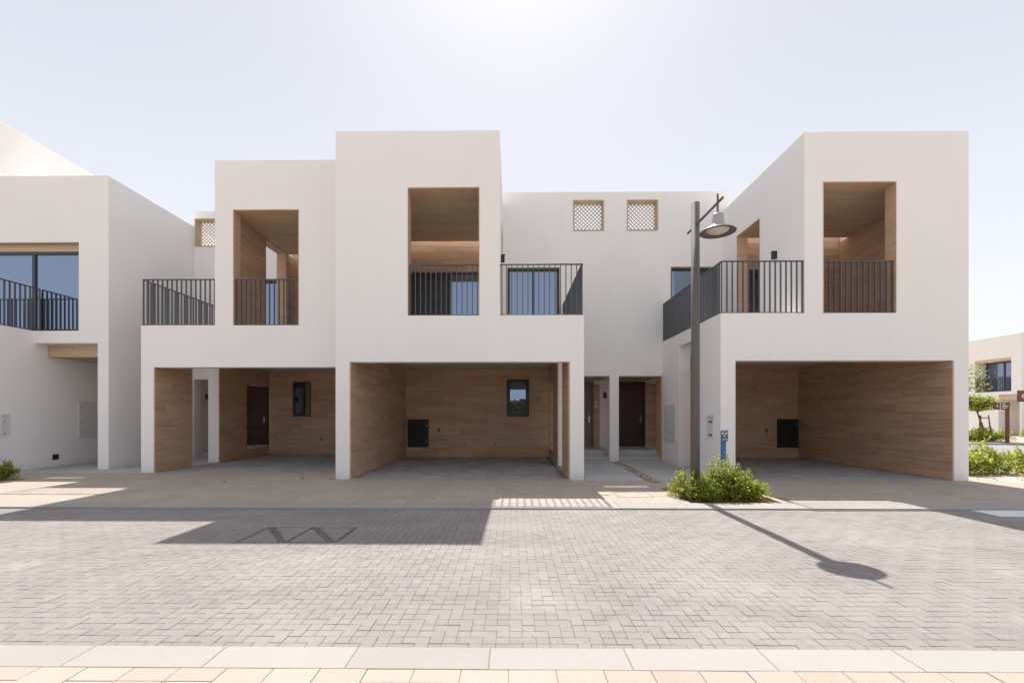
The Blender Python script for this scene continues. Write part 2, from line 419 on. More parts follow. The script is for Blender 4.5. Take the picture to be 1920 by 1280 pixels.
def paver_mesh(lx, ly, th, bevel=.003, tilt=(0, 0)):
    """one paver: chamfered top, open underside; 18 triangles"""
    hx, hy = lx/2, ly/2; b = bevel
    def z(x, y, base): return base+x*tilt[0]+y*tilt[1]
    V = [(-hx,-hy,-th),(hx,-hy,-th),(hx,hy,-th),(-hx,hy,-th)]
    V += [(x, y, z(x, y, -b*.8)) for x, y in ((-hx,-hy),(hx,-hy),(hx,hy),(-hx,hy))]
    V += [(x, y, z(x, y, 0)) for x, y in ((-hx+b,-hy+b),(hx-b,-hy+b),(hx-b,hy-b),(-hx+b,hy-b))]
    F = [(8,9,10,11)]+[(i, (i+1) % 4, 4+(i+1) % 4, 4+i) for i in range(4)]+[(4+i, 4+(i+1) % 4, 8+(i+1) % 4, 8+i) for i in range(4)]
    return V, F
def lay(parent, spots, dims, m, z, near, name='paver', th=.03, gap=.003, tilt=.006, dz=.0012, key=None, stuffname='pavers', bevel=.003):
    """spots: (cx, cy, kind) ; dims[kind]=(lx, ly); the `near` spots that show largest become objects, the rest one stuff part"""
    key = key or (lambda s: s[1]*.6+abs(s[0])*.5)
    spots = sorted(spots, key=key); rng = random.Random(3)
    var = {}
    for k, (lx, ly) in dims.items():
        var[k] = []
        for i in range(6):
            v, f = paver_mesh(lx-gap, ly-gap, th, bevel, (rng.uniform(-tilt, tilt), rng.uniform(-tilt, tilt)))
            var[k].append((v, f, me_new(name, v, f, m)))
    for s in spots[:near]:
        v, f, me = rng.choice(var[s[2]]); o = bpy.data.objects.new(name, me)
        place(o, (s[0], s[1], z+rng.uniform(-dz, dz)), parent)
    rest = spots[near:]
    if rest:
        V, F = [], []; n = 0
        for s in rest:
            v, f, _ = rng.choice(var[s[2]]); h = z+rng.uniform(-dz, dz)
            V += [(a+s[0], b+s[1], c+h) for a, b, c in v]; F += [tuple(i+n for i in q) for q in f]; n += 12
        obj(stuffname, (V, F), m, parent, 'stuff')

# road: herringbone block paving
RX0, RX1, RY0, RY1 = -24.0, 24.0, 2.955, 7.46
ZR = -.022
road = obj('road', box(RX0, RX1, RY0-.05, RY1+.02, -.10, ZR-.0055), JOINT, None, 'structure')
pw = .0905
covers = (-3.33, -2.13, 5.46, 6.21)
spots = []
ni, nj = int((RX1-RX0)/pw)+2, int((RY1-RY0)/pw)+2
for i in range(-2, ni):
    for j in range(-2, nj):
        k = (i-j) % 4
        if k == 0: sp = (RX0+(i+1)*pw, RY0+(j+.5)*pw, 'h')
        elif k == 2: sp = (RX0+(i+.5)*pw, RY0+(j+1)*pw, 'v')
        else: continue
        hx, hy = (pw, pw/2) if sp[2] == 'h' else (pw/2, pw)
        if sp[0]-hx < RX0 or sp[0]+hx > RX1 or sp[1]-hy < RY0-.002 or sp[1]+hy > RY1+.002: continue
        if sp[0]+hx > covers[0] and sp[0]-hx < covers[1] and sp[1]+hy > covers[2] and sp[1]-hy < covers[3]: continue
        spots.append(sp)
# half blocks that close the edges
full = {(round(s[0], 3), round(s[1], 3)) for s in spots}
lay(road, spots, {'h': (2*pw, pw), 'v': (pw, 2*pw)}, ROADP, ZR, 300, gap=.0028, tilt=.011, dz=.0016)
occ = set()
for s in spots:
    for d in (-.5, .5):
        cx = s[0]+(d*pw if s[2] == 'h' else 0); cy = s[1]+(d*pw if s[2] == 'v' else 0)
        occ.add((math.floor((cx-RX0)/pw), math.floor((cy-RY0)/pw)))
halves = [(RX0+(i+.5)*pw, RY0+(j+.5)*pw, 'q') for i in range(ni-1) for j in range(nj-2) if (i, j) not in occ
          and not (covers[0]-.01 < RX0+(i+.5)*pw < covers[1]+.01 and covers[2]-.01 < RY0+(j+.5)*pw < covers[3]+.01)]
lay(road, halves, {'q': (pw, pw)}, ROADP, ZR, 0, stuffname='edge_pavers', gap=.0032)

# kerbs
def kerb(name, y0, y1, x0, x1, ln, z):
    k = obj(name, box(x0, x1, y0+.004, y1-.004, -.11, z-.006), TANJ, None, 'structure')
    x = x0; rng = random.Random(5)
    while x < x1-.01:
        o = obj('kerb_stone', box(x+.0025, min(x+ln, x1)-.0025, y0, y1, -.08, z+rng.uniform(-.001, .001)), KERB, k, bev=.006); x += ln
    return k
kerb('kerb', 7.46, 7.93, -18.0, 18.0, .9, 0.0)
kerb('kerb', 2.70, 2.955, -9.6, 9.6, .86, 0.0)
# near pavement under the camera
near_pav = obj('pavement', box(-24, 24, -2.5, 2.70, -.11, -.008), TANJ, None, 'structure')
sp = []; rng = random.Random(11)
y = 2.70; r = 0
while y > 1.9:
    x = -4.5-.09*(r % 3)
    while x < 4.5:
        if rng.random() < .5: sp.append((x+.14, y-.14, 'b'))
        else: sp += [(x+.14, y-.07, 's'), (x+.14, y-.21, 's')]
        x += .28
    y -= .28; r += 1
lay(near_pav, sp, {'b': (.28, .28), 's': (.28, .14)}, TANP, -.001, 400, name='slab', gap=.004, key=lambda s: -s[1], dz=.0015)
sheetlow = []
for x in np.arange(-24, 24, .56):
    for yy in np.arange(-2.5, 1.85, .56): 
        if not (abs(x) < 4.8 and yy > 1.5): sheetlow.append((x+.28, yy+.28, 'b'))
lay(near_pav, sheetlow, {'b': (.56, .56)}, TANP, -.003, 0, gap=.004, stuffname='slabs')
# far pavement in front of the houses
PX0, PX1 = -22.0, 22.0
BED = (3.10, 4.70, 7.93, 9.55)
far_pav = obj('pavement', solid([(PX0, PX1, 7.93, 10.72, -.11, -.009)], [(BED[0], BED[1], BED[2]-.1, BED[3], -1, 1)]), TANJ, None, 'structure')
sp = []; r = 0; y = 7.93
while y < 10.69:
    x = PX0+(r % 2)*.14; d = .279
    while x < PX1:
        cx, cy = x+.14, y+d/2
        if not (cx+.14 > BED[0]+.001 and cx-.14 < BED[1]+.07 and cy-.14 < BED[3]+.02): sp.append((cx, cy, 'b'))
        x += .28
    y += d; r += 1
lay(far_pav, sp, {'b': (.28, .279)}, TANP, 0.0, 300, name='slab', gap=.0035, key=lambda s: s[1]*.35+abs(s[0])*.5, stuffname='slabs', tilt=.002, dz=.0006)
# fillers round the bed, then the bed with its edging
obj('bed_soil', box(BED[0], BED[1], BED[2], BED[3], -.1, -.03), EARTH, None, 'structure')
be = obj('bed_edging', merge(box(BED[1]-.005, BED[1]+.095, 7.93, 9.63, -.08, .002), box(BED[0]-.17, BED[1]-.007, BED[3], 9.63, -.08, .001), box(BED[0]-.17, BED[0], 7.932, BED[3]-.003, -.08, .0)), TANP, None, 'structure', bev=.004)
# aprons: carport floors, entry paths
def floor_pavers(name, x0, x1, y0, y1, z, lx=.22, ly=.11, m=CARP, near=0):
    f = obj(name, box(x0, x1, y0, y1, -.1, z-.008), JOINT, None, 'structure')
    sp = []; r = 0; y = y0
    while y+ly <= y1+.001:
        x = x0+(r % 2)*lx/2
        while x+lx <= x1+.001: sp.append((x+lx/2, y+ly/2, 'b')); x += lx
        y += ly; r += 1
    lay(f, sp, {'b': (lx, ly)}, m, z, near, stuffname='pavers', gap=.007, tilt=.006, dz=.0012)
    return f
YA, YB, YD = 12.0, 10.88, 10.72
floor_pavers('carport_floor', -9.46, -4.50, YA+.06, YA+5.75, .004)
floor_pavers('carport_floor', -3.82, 1.32, YB+.06, YB+5.75, .004)
floor_pavers('carport_floor', 5.28, 10.24, YD+.06, YD+5.75, .004)
# light edging strips of the carport floors
def strip(x0, x1, y0, y1, z=.006):
    return box(x0, x1, y0, y1, -.08, z)
st = obj('floor_edging', merge(strip(-9.53, -4.50, YA-.005, YA+.06), strip(-9.53, -9.46, YA+.062, YA+5.74),
    strip(-3.895, 1.38, YB-.005, YB+.06), strip(-3.895, -3.82, YB+.062, YB+5.74), strip(1.32, 1.38, YB+.062, YB+5.74),
    strip(5.2, 10.28, YD-.005, YD+.06), strip(10.24, 10.28, YD+.062, YD+5.74)), KERB, None, 'structure')
# strip of pavement that meets house A, set back
sp = []
fp2 = obj('pavement', box(-22, -4.18, 10.72, YA-.006, -.11, -.009), TANJ, None, 'structure')
for r in range(5):
    x = -22+(r % 2)*.14
    while x < -4.2-.27: sp.append((x+.14, 10.72+.255*(r+.5), 'b')); x += .28
lay(fp2, sp, {'b': (.28, .255)}, TANP, 0, 0, name='slab', gap=.0035, stuffname='slabs', tilt=.002, dz=.0006)
def slabs(name, x0, x1, y0, y1, za, zb, lx, ly, m=CONC):
    """grey path, gently rising from za to zb"""
    V = [(x0,y0,-.1),(x1,y0,-.1),(x1,y1,-.1),(x0,y1,-.1),(x0,y0,za-.006),(x1,y0,za-.006),(x1,y1,zb-.006),(x0,y1,zb-.006)]
    b = obj(name, (V, [(0,3,2,1),(4,5,6,7),(0,1,5,4),(1,2,6,5),(2,3,7,6),(3,0,4,7)]), JOINT, None, 'structure')
    nx, ny = max(1, round((x1-x0)/lx)), max(1, round((y1-y0)/ly)); lx, ly = (x1-x0)/nx, (y1-y0)/ny; sl = (zb-za)/(y1-y0)
    v, f = paver_mesh(lx-.005, ly-.005, .03, .003, (0, sl)); me = me_new('slab', v, f, m)
    for i in range(nx):
        for j in range(ny):
            o = bpy.data.objects.new('slab', me); place(o, (x0+(i+.5)*lx, y0+(j+.5)*ly, za+sl*(j+.5)*ly), b)
slabs('entry_path', 1.73, 3.15, 10.725, 14.95, .001, .05, .71, .6)
slabs('entry_path', 3.42, 4.87, 10.725, 14.95, .001, .05, .72, .6)
slabs('entry_path', -9.889, -9.535, YA+1.43, YA+2.67, .005, .008, .4, .6)
slabs('entry_path', 1.385, 1.729, YB+1.43, YB+2.67, .012, .028, .4, .6)
slabs('entry_path', 4.871, 5.195, YD+1.43, YD+2.67, .012, .028, .4, .6)
slabs('entry_path', -13.48, -9.89, 12.0, 17.2, .001, .03, .86, .65)
# pebble strip between the two paths
pb = obj('pebble_strip', box(3.15, 3.42, 10.3, 14.86, -.1, -.012), EARTH, None, 'structure')
V, F = [], []; rng = random.Random(9)
ico = [(0,0,1),(.9,0,.2),(.28,.85,.2),(-.72,.53,.2),(-.72,-.53,.2),(.28,-.85,.2),(0,0,-.6)]
icf = [(0,1,2),(0,2,3),(0,3,4),(0,4,5),(0,5,1),(6,2,1),(6,3,2),(6,4,3),(6,5,4),(6,1,5)]
def pebbles(x0, x1, y0, y1, n, z, s0, s1):
    V, F = [], []
    for _ in range(n):
        x, y, s, a = rng.uniform(x0, x1), rng.uniform(y0, y1), rng.uniform(s0, s1), rng.uniform(0, 6.28)
        st = rng.uniform(.6, 1); k = len(V); zz = z+rng.uniform(0, .6)*s*.5
        for p in ico:
            u, v_ = p[0]*s, p[1]*s*st; V.append((x+u*math.cos(a)-v_*math.sin(a), y+u*math.sin(a)+v_*math.cos(a), zz+p[2]*s*.55))
        F += [tuple(i+k for i in q) for q in icf]
    return V, F
obj('pebbles', pebbles(3.17, 3.40, 10.3, 14.85, 900, .004, .014, .042), PEB, pb, 'stuff')
# ground at the right of the last house: sandy bed, road, far pavement
obj('planting_bed', box(10.72, 22, 10.74, 17.0, -.11, -.02), SAND, None, 'structure')
obj('bed_gravel', pebbles(10.75, 16, 10.76, 14, 1500, -.02, .01, .03), PEB, None, 'stuff')
fr = obj('road', box(10.9, 120, 18.6, 25.3, -.119, -.07), FARROAD, None, 'structure')
obj('kerb', merge(box(10.9, 120, 18.3, 18.6, -.1, 0.0), box(10.9, 120, 25.3, 25.6, -.1, .02)), KERB, None, 'structure', bev=.01)
obj('pavement', box(10.9, 120, 25.6, 36.5, -.11, 0.01), TANP, None, 'structure')
# white painted marking on the road
obj('road_marking', ([(7.40,6.97,ZR+.004),(11.5,6.97,ZR+.004),(11.5,7.44,ZR+.004),(7.40,7.44,ZR+.004)], [(0,1,2,3)]), WHITE, None, 'structure')

# ------------------------------------------------------------------ HOUSES
def house_unit(X0, Y0, s, W, YC, seam, label, lat, slid, ent, wl, HT, vis):
    """terraced house; u runs from the terrace corner, s mirrors it. YC plane of the recessed wall, seam: where it meets its neighbour"""
    H, HC, UT, WA, WB = HT, 8.80, vis['ut'], vis['win'][0], vis['win'][1]
    h = thing('house', label, 'house', (X0+s*W/2, Y0+3, 0), 'white terraced houses')
    X = lambda u: X0+s*u
    vc = YC-Y0; useam = (seam-X0)*s
    def B(u0, u1, v0, v1, z0, z1): return (X(u0), X(u1), Y0+v0, Y0+v1, z0, z1)
    ih = -.06
    adds = [B(0, W, 0, .3, ih, 3.91), B(UT, W, 0, .3, 3.91, H), B(0, .34, .3, 6.0, ih, 3.91),
            B(W-.34, W, .3, 12, ih, H), B(0, W, 5.76, 6.1, ih, 3.4), B(.34, W-.34, .3, 6.0, 3.25, 3.7),
            B(UT, UT+.3, .3, vc, 3.7, H), B(UT, W, 3.72, 3.97, 3.7, 7.3), B(UT, W, .3, 3.34, 6.99, 7.3),
            B(useam, UT+.28, vc, vc+.34, ih, HC), B(useam, W, vc+.34, 12, 3.4, 7.3), B(useam, 0, vc+.34, 6.1, 2.81, 3.4),
            B(useam, 0, vc+1.72, 12, ih, 3.4), B(UT, W, 3.97, 12, 3.4, 7.3), B(useam, UT, 8.6, 8.9, 7.3, 7.6)]
    subs = [B(.34, W-.34, -.1, .3, -1, 2.8), B(WA, WB, -.1, .3, 3.91, 6.98), B(-.1, .34, 1.42, 2.68, -1, 3.55),
            B(-.01, .34, vc+.12, vc+1.715, .346, 2.66), B(.34, W-.34, .3, 5.76, -1, 3.25),
            B(UT-.01, UT+.3, 1.92, 3.2, 3.71, 6.97), B(UT+.5, W-.95, 3.7, 3.92, 3.71, 6.13)]
    for a, b, z0, z1 in [(*lat, 7.53, 8.54)]: subs.append((a, b, YC-.1, YC+.5, z0, z1))
    subs.append((slid[0], slid[1], YC-.1, YC+.3, 3.71, 6.36))
    subs.append((ent[0], ent[1], YC-.1, YC+1.72, -1, 2.81))
    opens = [(0, seam)]
    wa = obj('wall', solid(adds, subs, opens), PLASTER, h, bev=.009)
    obj('roof', box(*B(useam+.02, W-.36, vc+.35, 11.9, 7.302, 7.34)), CEIL, h)
    obj('ceiling', box(*B(.341, W-.341, .301, 5.755, 3.236, 3.2495)), CEIL, h)
    # carport cladding
    hw = []
    bw = obj('timber_wall', box(*B(.341, W-.341, 5.735, 5.758, 0.0, 3.235)), WOODW, h)
    clad(bw, 'y', Y0+5.735, -1, min(X(.36), X(W-.36)), max(X(.36), X(W-.36)), .01, 3.233, vis.get('back_holes', ()))
    sgn = s
    if vis['outer']:
        for v0, v1, hol in ((.012, 1.42, ((Y0-1, Y0+.3, 2.795, 4),)), (2.68, 5.735, ((Y0+vc+.12, Y0+vc+1.72, .346, 2.66),))):
            zt = 3.233
            m_ = solid([(X(.341), X(.352), Y0+v0, Y0+v1, 0, zt)], [(X(.3), X(.4), a, b, c, d) for a, b, c, d in hol])
            o = obj('timber_wall', m_, WOODW, h)
            clad(o, 'x', X(.352), sgn, Y0+v0, Y0+v1, .01, zt, hol)
    else: obj('timber_wall', box(*B(.341, .352, .0, 5.735, 0, 2.8)), WOODW, h)
    if vis['far']:
        o = obj('timber_wall', solid([B(W-.352, W-.341, .012, 5.735, 0, 3.235)], [B(W-.4, W-.3, -1, .301, 2.795, 4)]), WOODW, h)
        clad(o, 'x', X(W-.352), -sgn, Y0+.012, Y0+5.735, .01, 3.233, ((Y0-1, Y0+.3, 2.795, 4),))
    else: obj('timber_wall', box(*B(W-.352, W-.341, .0, 5.735, 0, 2.8)), WOODW, h)
    # balcony: soffit, walls
    a, b = sorted((X(UT+.33), X(W-.36)))
    o = obj('timber_soffit', box(a, b, Y0+.301, Y0+3.34, 6.975, 6.988), WOODC, h)
    clad(o, 'z', 6.975, -1, a, b, Y0+.30, Y0+3.34, m=WOODC, row=.152, ln=1.6, th=.008)
    o = obj('timber_wall', solid([B(UT+.301, W-.341, 3.70, 3.719, 3.71, 7.3)], [B(UT+.5, W-.95, 3.5, 3.8, 3.6, 6.13)]), WOODW, h)
    a, b = sorted((X(UT+.32), X(W-.36)))
    clad(o, 'y', Y0+3.70, -1, a, b, 3.72, 7.3, ((*sorted((X(UT+.5), X(W-.95))), 3.6, 6.13),))
    if vis['bside'] == 'near':
        o = obj('timber_wall', solid([B(UT+.301, UT+.312, .301, 3.68, 3.71, 6.965)], [B(UT, UT+.5, 1.92, 3.2, 3, 6.97)]), WOODW, h)
        clad(o, 'x', X(UT+.312), sgn, Y0+.31, Y0+3.68, 3.72, 6.963, ((Y0+1.92, Y0+3.2, 3, 6.97),))
    if vis['bside'] == 'far':
        o = obj('timber_wall', box(*B(W-.352, W-.341, .301, 3.68, 3.71, 6.965)), WOODW, h)
        clad(o, 'x', X(W-.352), -sgn, Y0+.31, Y0+3.68, 3.72, 6.963)
    # timber linings of the openings: front balcony opening, side opening
    e = .014
    lin = solid([B(WA, WB, -.006, .31, 3.925, 6.979)], [B(WA+e, WB-e, -1, 1, 3.9, 6.979-e*1.8)])
    obj('opening_lining', lin, WOODW, h)
    lin = solid([B(UT-.006, UT+.315, 1.921, 3.199, 3.73, 6.969)], [B(UT-1, UT+1, 1.921+e, 3.199-e, 3.6, 6.969-e*1.5)])
    obj('opening_lining', lin, WOODW, h)
    # glass door of the balcony
    a, b = sorted((X(UT+.5), X(W-.95)))
    window(h, a+.005, b-.005, Y0+3.78, 3.72, 6.125, 'sliding_door', mull=((a+b)/2,), fr=.06)
    # terrace sliding door and its lining
    window(h, slid[0]+.02, slid[1]-.02, YC+.12, 3.72, 6.33, 'sliding_door', mull=((slid[0]+slid[1])/2,), fr=.07)
    obj('opening_lining', solid([(slid[0]+.001, slid[1]-.001, YC-.004, YC+.2, 3.72, 6.359)], [(slid[0]+.02, slid[1]-.02, YC-1, YC+1, 3.6, 6.334)]), TAN, h)
    lattice(h, lat[0]+.002, lat[1]-.002, YC, 7.532, 8.538)
    # railings
    r = .04
    end = X(UT)-s*.03
    railing(h, [(end, Y0+r), (X(r), Y0+r), (X(r), YC-.02)], label='railing round the terrace corner')
    railing(h, [(X(WA)+s*.05, Y0+.06), (X(WB)-s*.05, Y0+.06)], label='railing across the tall balcony opening')
    wall_lamp(h, X(UT), Y0+1.15, 5.66, nx=-s)
    # entry: timber back wall, door, steps
    yb = YC+1.72
    ex0, ex1 = ent
    return h, X, B, vc, yb

lab = ['white terraced house at left of the row with dark entrance door inside its carport',
       'white terraced house in the middle of the row, wide central carport under its terrace',
       'white terraced house at right of the row, behind the street lamp and blue post']
# house A (left), B (middle), D (right)
hA, XA, BA, vcA, ybA = house_unit(-9.87, YA, 1, 5.695, 16.10, -11.36, lab[0], (-11.33+.02, -10.32), (-9.70, -8.18), (-11.33, -9.87), None, 8.28,
    dict(ut=1.98, win=(2.47, 4.22), outer=True, far=False, bside='near', back_holes=((-8.57, -7.88, 1.50, 2.84), (-9.6, -8.9, 0, 0))))
hB, XB, BB, vcB, ybB = house_unit(1.72, YB, -1, 5.955, 14.86, 3.33, lab[1], (1.995, 3.0), (-.16, 1.56), (1.72, 3.18), None, 8.33,
    dict(ut=2.015, win=(2.50, 4.22), outer=True, far=True, bside='far', back_holes=((-.19, .62, 1.48, 2.84), (-3.82, -3.05, .38, 1.38))))
hD, XD, BD, vcD, ybD = house_unit(4.89, YD, 1, 5.75, 14.86, 3.33, lab[2], (3.745, 4.755), (5.16, 6.70), (3.48, 4.89), None, 8.14,
    dict(ut=1.95, win=(2.38, 4.08), outer=False, far=True, bside='far', back_holes=((9.50, 10.26, .38, 1.40),)))

def door(h, x0, x1, y, z0, z1, m, style):
    """leaf facing -y in a frame"""
    fr = obj('door', solid([(x0-.07, x1+.07, y-.05, y+.05, z0, z1+.07)], [(x0, x1, y-1, y+1, z0-.1, z1)]), m, h, bev=.004, seg=1)
    if style == 'boards':
        n = 9; hh = (z1-z0-.02)/n
        for i in range(n): piece('board', x0+.004, x1-.004, y-.015, y+.035, z0+.01+i*hh+.003, z0+.01+(i+1)*hh-.003, m, fr)
    else:
        obj('leaf', solid([(x0+.004, x1-.004, y-.01, y+.035, z0+.01, z1-.004)],
            [(x0+.16, x1-.16, y-.02, y+.005, z0+.2, z0+.95), (x0+.16, x1-.16, y-.02, y+.005, z0+1.12, z1-.16)]), m, fr, bev=.008)
    obj('handle', merge(tube((x1-.09, y-.02, z0+1.0), (x1-.09, y-.075, z0+1.0), .01, n=8), tube((x1-.09, y-.07, z0+1.0), (x1-.20, y-.07, z0+1.0), .009, n=8),
        box(x1-.115, x1-.065, y-.026, y-.012, z0+.88, z0+1.1)), STEEL, fr)
    return fr
def entry(h, x0, x1, y, yb, dx0, dx1, m, style, steps, w0=0, w1=0):
    for a, b in ((x0+.001-w0, dx0-.08), (dx1+.08, x1-.001+w1)):
        if b-a < .02: continue
        o = obj('timber_wall', box(a, b, yb-.03, yb-.001, .37, 2.655), WOODW, h)
        clad(o, 'y', yb-.03, -1, a, b, .37, 2.655)
    obj('timber_soffit', box(x0+.002, x1-.002, y+.06, yb-.04, 2.79, 2.808), WOODC, h)
    door(h, dx0, dx1, yb-.06, .40, 2.68, m, style)
    obj('sill', box(dx0-.1, dx1+.1, yb-.22, yb-.001, .362, .395), KERB, h, bev=.004)
    for a, b, z in steps: obj('step', box(x0+.001, x1-.001, a, b, -.05, z), CONC, h, bev=.006)
entry(hB, 1.72, 3.18, 14.86, 16.58-.00, 1.84, 2.88, DOORL, 'panel', ((14.98, 15.38, .185), (15.381, 16.575, .36)), w0=.34)
entry(hD, 3.48, 4.89, 14.86, 16.58, 3.70, 4.74, DOORM, 'boards', ((14.98, 15.38, .185), (15.381, 16.575, .36)), w1=.34)
# A: the door faces the street inside its carport corner
yA = 17.82
xd0, xd1 = -11.0, -9.80
obj('step', box(-11.32, -9.545, 16.45, 16.85, -.05, .185), CONC, hA, bev=.006)
obj('step', box(-11.32, -9.545, 16.851, yA-.002, -.05, .345), CONC, hA, bev=.006)
o = obj('timber_wall', solid([(-11.32, -9.54, yA-.03, yA-.002, .345, 2.80)], [(-10.74, -9.55, yA-1, yA+1, .3, 2.76)]), WOODW, hA)
clad(o, 'y', yA-.03, -1, -11.31, -9.545, .35, 2.80, ((-10.74, -9.55, .3, 2.76),))
door(hA, -10.66, -9.63, yA-.06, .37, 2.68, DOORM, 'boards')
obj('sill', box(-10.76, -9.56, yA-.2, yA-.003, .347, .372), KERB, hA, bev=.004)
wall_lamp(hA, -11.33, 16.75, 2.22, nx=1)
wall_lamp(hB, 3.18, 15.35, 2.20, nx=-1)
# right reveal of the entry of D in timber
o = obj('timber_wall', box(4.876, 4.889, 14.87, 15.45, .0, 2.80), WOODW, hD)
clad(o, 'x', 4.876, -1, 14.88, 15.45, .0, 2.80)
# carport windows
def carwin(h, x0, x1, y, z0, z1, opened=False):
    f = obj('window', solid([(x0-.05, x1+.05, y-.03, y+.02, z0-.05, z1+.05)], [(x0, x1, y-1, y+1, z0, z1)]), FRAME, h, bev=.003, seg=1)
    if not opened:
        fr2 = obj('sash', solid([(x0+.003, x1-.003, y-.045, y, z0+.003, z1-.003)], [(x0+.07, x1-.07, y-1, y+1, z0+.07, z1-.07)]), FRAME, f, bev=.004, seg=1)
        obj('pane', box(x0+.06, x1-.06, y-.02, y-.01, z0+.06, z1-.06), GLASS, f)
    else:
        obj('pane', box(x0+.01, x1-.01, y+.005, y+.012, z0+.01, z1-.01), GLASS, f)
        sash = solid([(x0, x1, -.045, 0, z0+.003, z1-.003)], [(x0+.06, x1-.06, -1, 1, z0+.06, z1-.06)])
        R = Matrix.Rotation(math.radians(-24), 3, 'Z')
        V = [tuple(R @ (Vector(v)-Vector((x0, 0, 0)))+Vector((x0, y-.035, 0))) for v in sash[0]]
        obj('sash', (V, sash[1]), FRAME, f)
        pn = box(x0+.05, x1-.05, -.02, -.012, z0+.05, z1-.05)
        V = [tuple(R @ (Vector(v)-Vector((x0, 0, 0)))+Vector((x0, y-.035, 0))) for v in pn[0]]
        obj('pane', (V, pn[1]), GLASS, f)
    return f
carwin(hA, -8.52, -7.93, YA+5.735, 1.55, 2.79, True)
carwin(hB, -.14, .57, YB+5.735, 1.53, 2.79)
# black louvred meter cabinets
def cabinet(h, x0, x1, y, z0, z1):
    c = obj('meter_cabinet', solid([(x0, x1, y-.06, y+.02, z0, z1)], [(x0+.03, x1-.03, y-.07, y-.035, z0+.03, z1-.03)]), BLACK, h, bev=.003, seg=1)
    mx = (x0+x1)/2
    for a, b in ((x0+.035, mx-.004), (mx+.004, x1-.035)):
        d = obj('cabinet_door', box(a, b, y-.055, y-.04, z0+.035, z1-.035), BLACK, c)
        d['label'] = 'louvred cabinet door'
        zz = z0+.12
        vf = []
        while zz < z1-.14:
            vf.append(([(a+.05, y-.055, zz+.03), (b-.05, y-.055, zz+.03), (b-.05, y-.066, zz), (a+.05, y-.066, zz), (a+.05, y-.055, zz-.004), (b-.05, y-.055, zz-.004)], [(0,3,2,1),(3,4,5,2)])); zz += .055
        obj('louvres', merge(*vf), BLACK, d)
    obj('lock', merge(box(x1-.075, x1-.05, y-.075, y-.054, z1-.24, z1-.18), box(x1-.075, x1-.05, y-.075, y-.054, z0+.18, z0+.24)), STEEL, c)
    return c
cabinet(hB, -3.80, -3.05, YB+5.72, .38, 1.38)
cabinet(hD, 9.52, 10.24, YD+5.72, .38, 1.40)
def socket(h, x, y, z):
    v = merge(solid([(x-.045, x+.045, y-.006, y, z-.07, z+.07)], [(x-.022, x+.026, y-1, y+1, z-.05, z+.045)]), tube((x, y-.002, z+.01), (x+.012, y-.05, z-.03), .009, n=8))
    return obj('wall_outlet', v, BLACK, h)
socket(hB, -2.68, YB+5.72, 1.0); socket(hD, 9.13, YD+5.72, .98)
tap(hA, -7.45, YA+5.72, .60); tap(hB, -.60, YB+5.72, .50)
# inside white fitting under the beam of A, smart panels at the doors
obj('bracket_light', box(-9.56, -9.44, 16.55, 16.75, 2.62, 2.65), WHITE, hA)
for z in (1.78, 1.90-.27): obj('door_bell', box(3.0, 3.10, 16.52, 16.545, z+.17, z+.27), WHITE, hB, bev=.004)
# electric cabinet on the side wall of D terrace (faces -x), letterbox niche further forward
def side_panel(h, x, nx, y0, y1, z0, z1, zs):
    c = obj('electric_cabinet', box(x, x+nx*.025, y0, y1, z0, z1), PANELG, h, bev=.003, seg=1)
    obj('cabinet_door', box(x+nx*.026, x+nx*.034, y0+.02, y1-.02, zs+.01, z1-.02), PANELG, c, bev=.002, seg=1)
    obj('cabinet_door', box(x+nx*.026, x+nx*.034, y0+.02, y1-.02, z0+.02, zs-.01), PANELG, c, bev=.002, seg=1)
    obj('view_window', box(x+nx*.034, x+nx*.042, (y0+y1)/2+.1, y1-.04, z1-.36, z1-.05), PANELG, c, bev=.002, seg=1)
    for z in (z0+.15, zs+.15, z1-.2): obj('lock', tube((x+nx*.034, y0+.09, z), (x+nx*.05, y0+.09, z), .014, n=10), BLACK, c)
side_panel(hD, 4.89, -1, 13.62, 14.62, .72, 1.86, 1.0)
def letterbox(h, x, nx, y0, y1, z0, z1):
    c = obj('letterbox', solid([(x-nx*.001, x+nx*.012, y0, y1, z0, z1)], [(x-1, x+1, y0+.025, y1-.025, z0+.025, z1-.025)]), WHITE, h)
    obj('box_face', box(x+nx*.002, x+nx*.004, y0+.03, y1-.03, z0+.03, z1-.03), PANELG, c)
    for k in (.12, .66): obj('flap', box(x+nx*.004, x+nx*.022, y0+.10, y1-.14, z0+(z1-z0)*k, z0+(z1-z0)*k+.035), BLACK, c)
    obj('hood', box(x+nx*.004, x+nx*.03, y0+.05, y1-.06, z1-.06, z1-.03), PANELG, c)
letterbox(hD, 4.89, -1, 11.08, 11.46, .95, 1.55)

# ---- left neighbouring house
hL = thing('house', 'white house cut off by the left edge, large blue glass behind its terrace railing', 'house', (-14, 16, 0), 'white terraced houses')
adds = [(-22, -11.37, 12.7, 13.0, 3.56, 8.28), (-11.68, -11.37, 12.7, 22, -.06, 8.28), (-13.84, -13.50, 11.82, 18, -.06, 3.91),
        (-22, -13.50, 11.82, 12.12, -.06, 3.91), (-22, -13.84, 12.12, 14.0, 3.25, 3.7), (-22, -11.68, 13.0, 22, 3.62, 3.88),
        (-22, -11.68, 13.62, 13.9, 3.88, 8.2), (-22, -11.68, 13.0, 22, 6.9, 7.3), (-22, -11.68, 16.8, 17.1, -.06, 3.62), (-22, -11.68, 21.7, 22, 0, 8.28),
        (-15.2, -14.85, 13.02, 21, 7.3, 10.05), (-22, -15.2, 13.02, 13.4, 7.3, 10.05)]
subs = [(-18, -12.22, 12.6, 13.0, 3.91, 6.40)]
obj('wall', solid(adds, subs), PLASTER, hL, bev=.009)
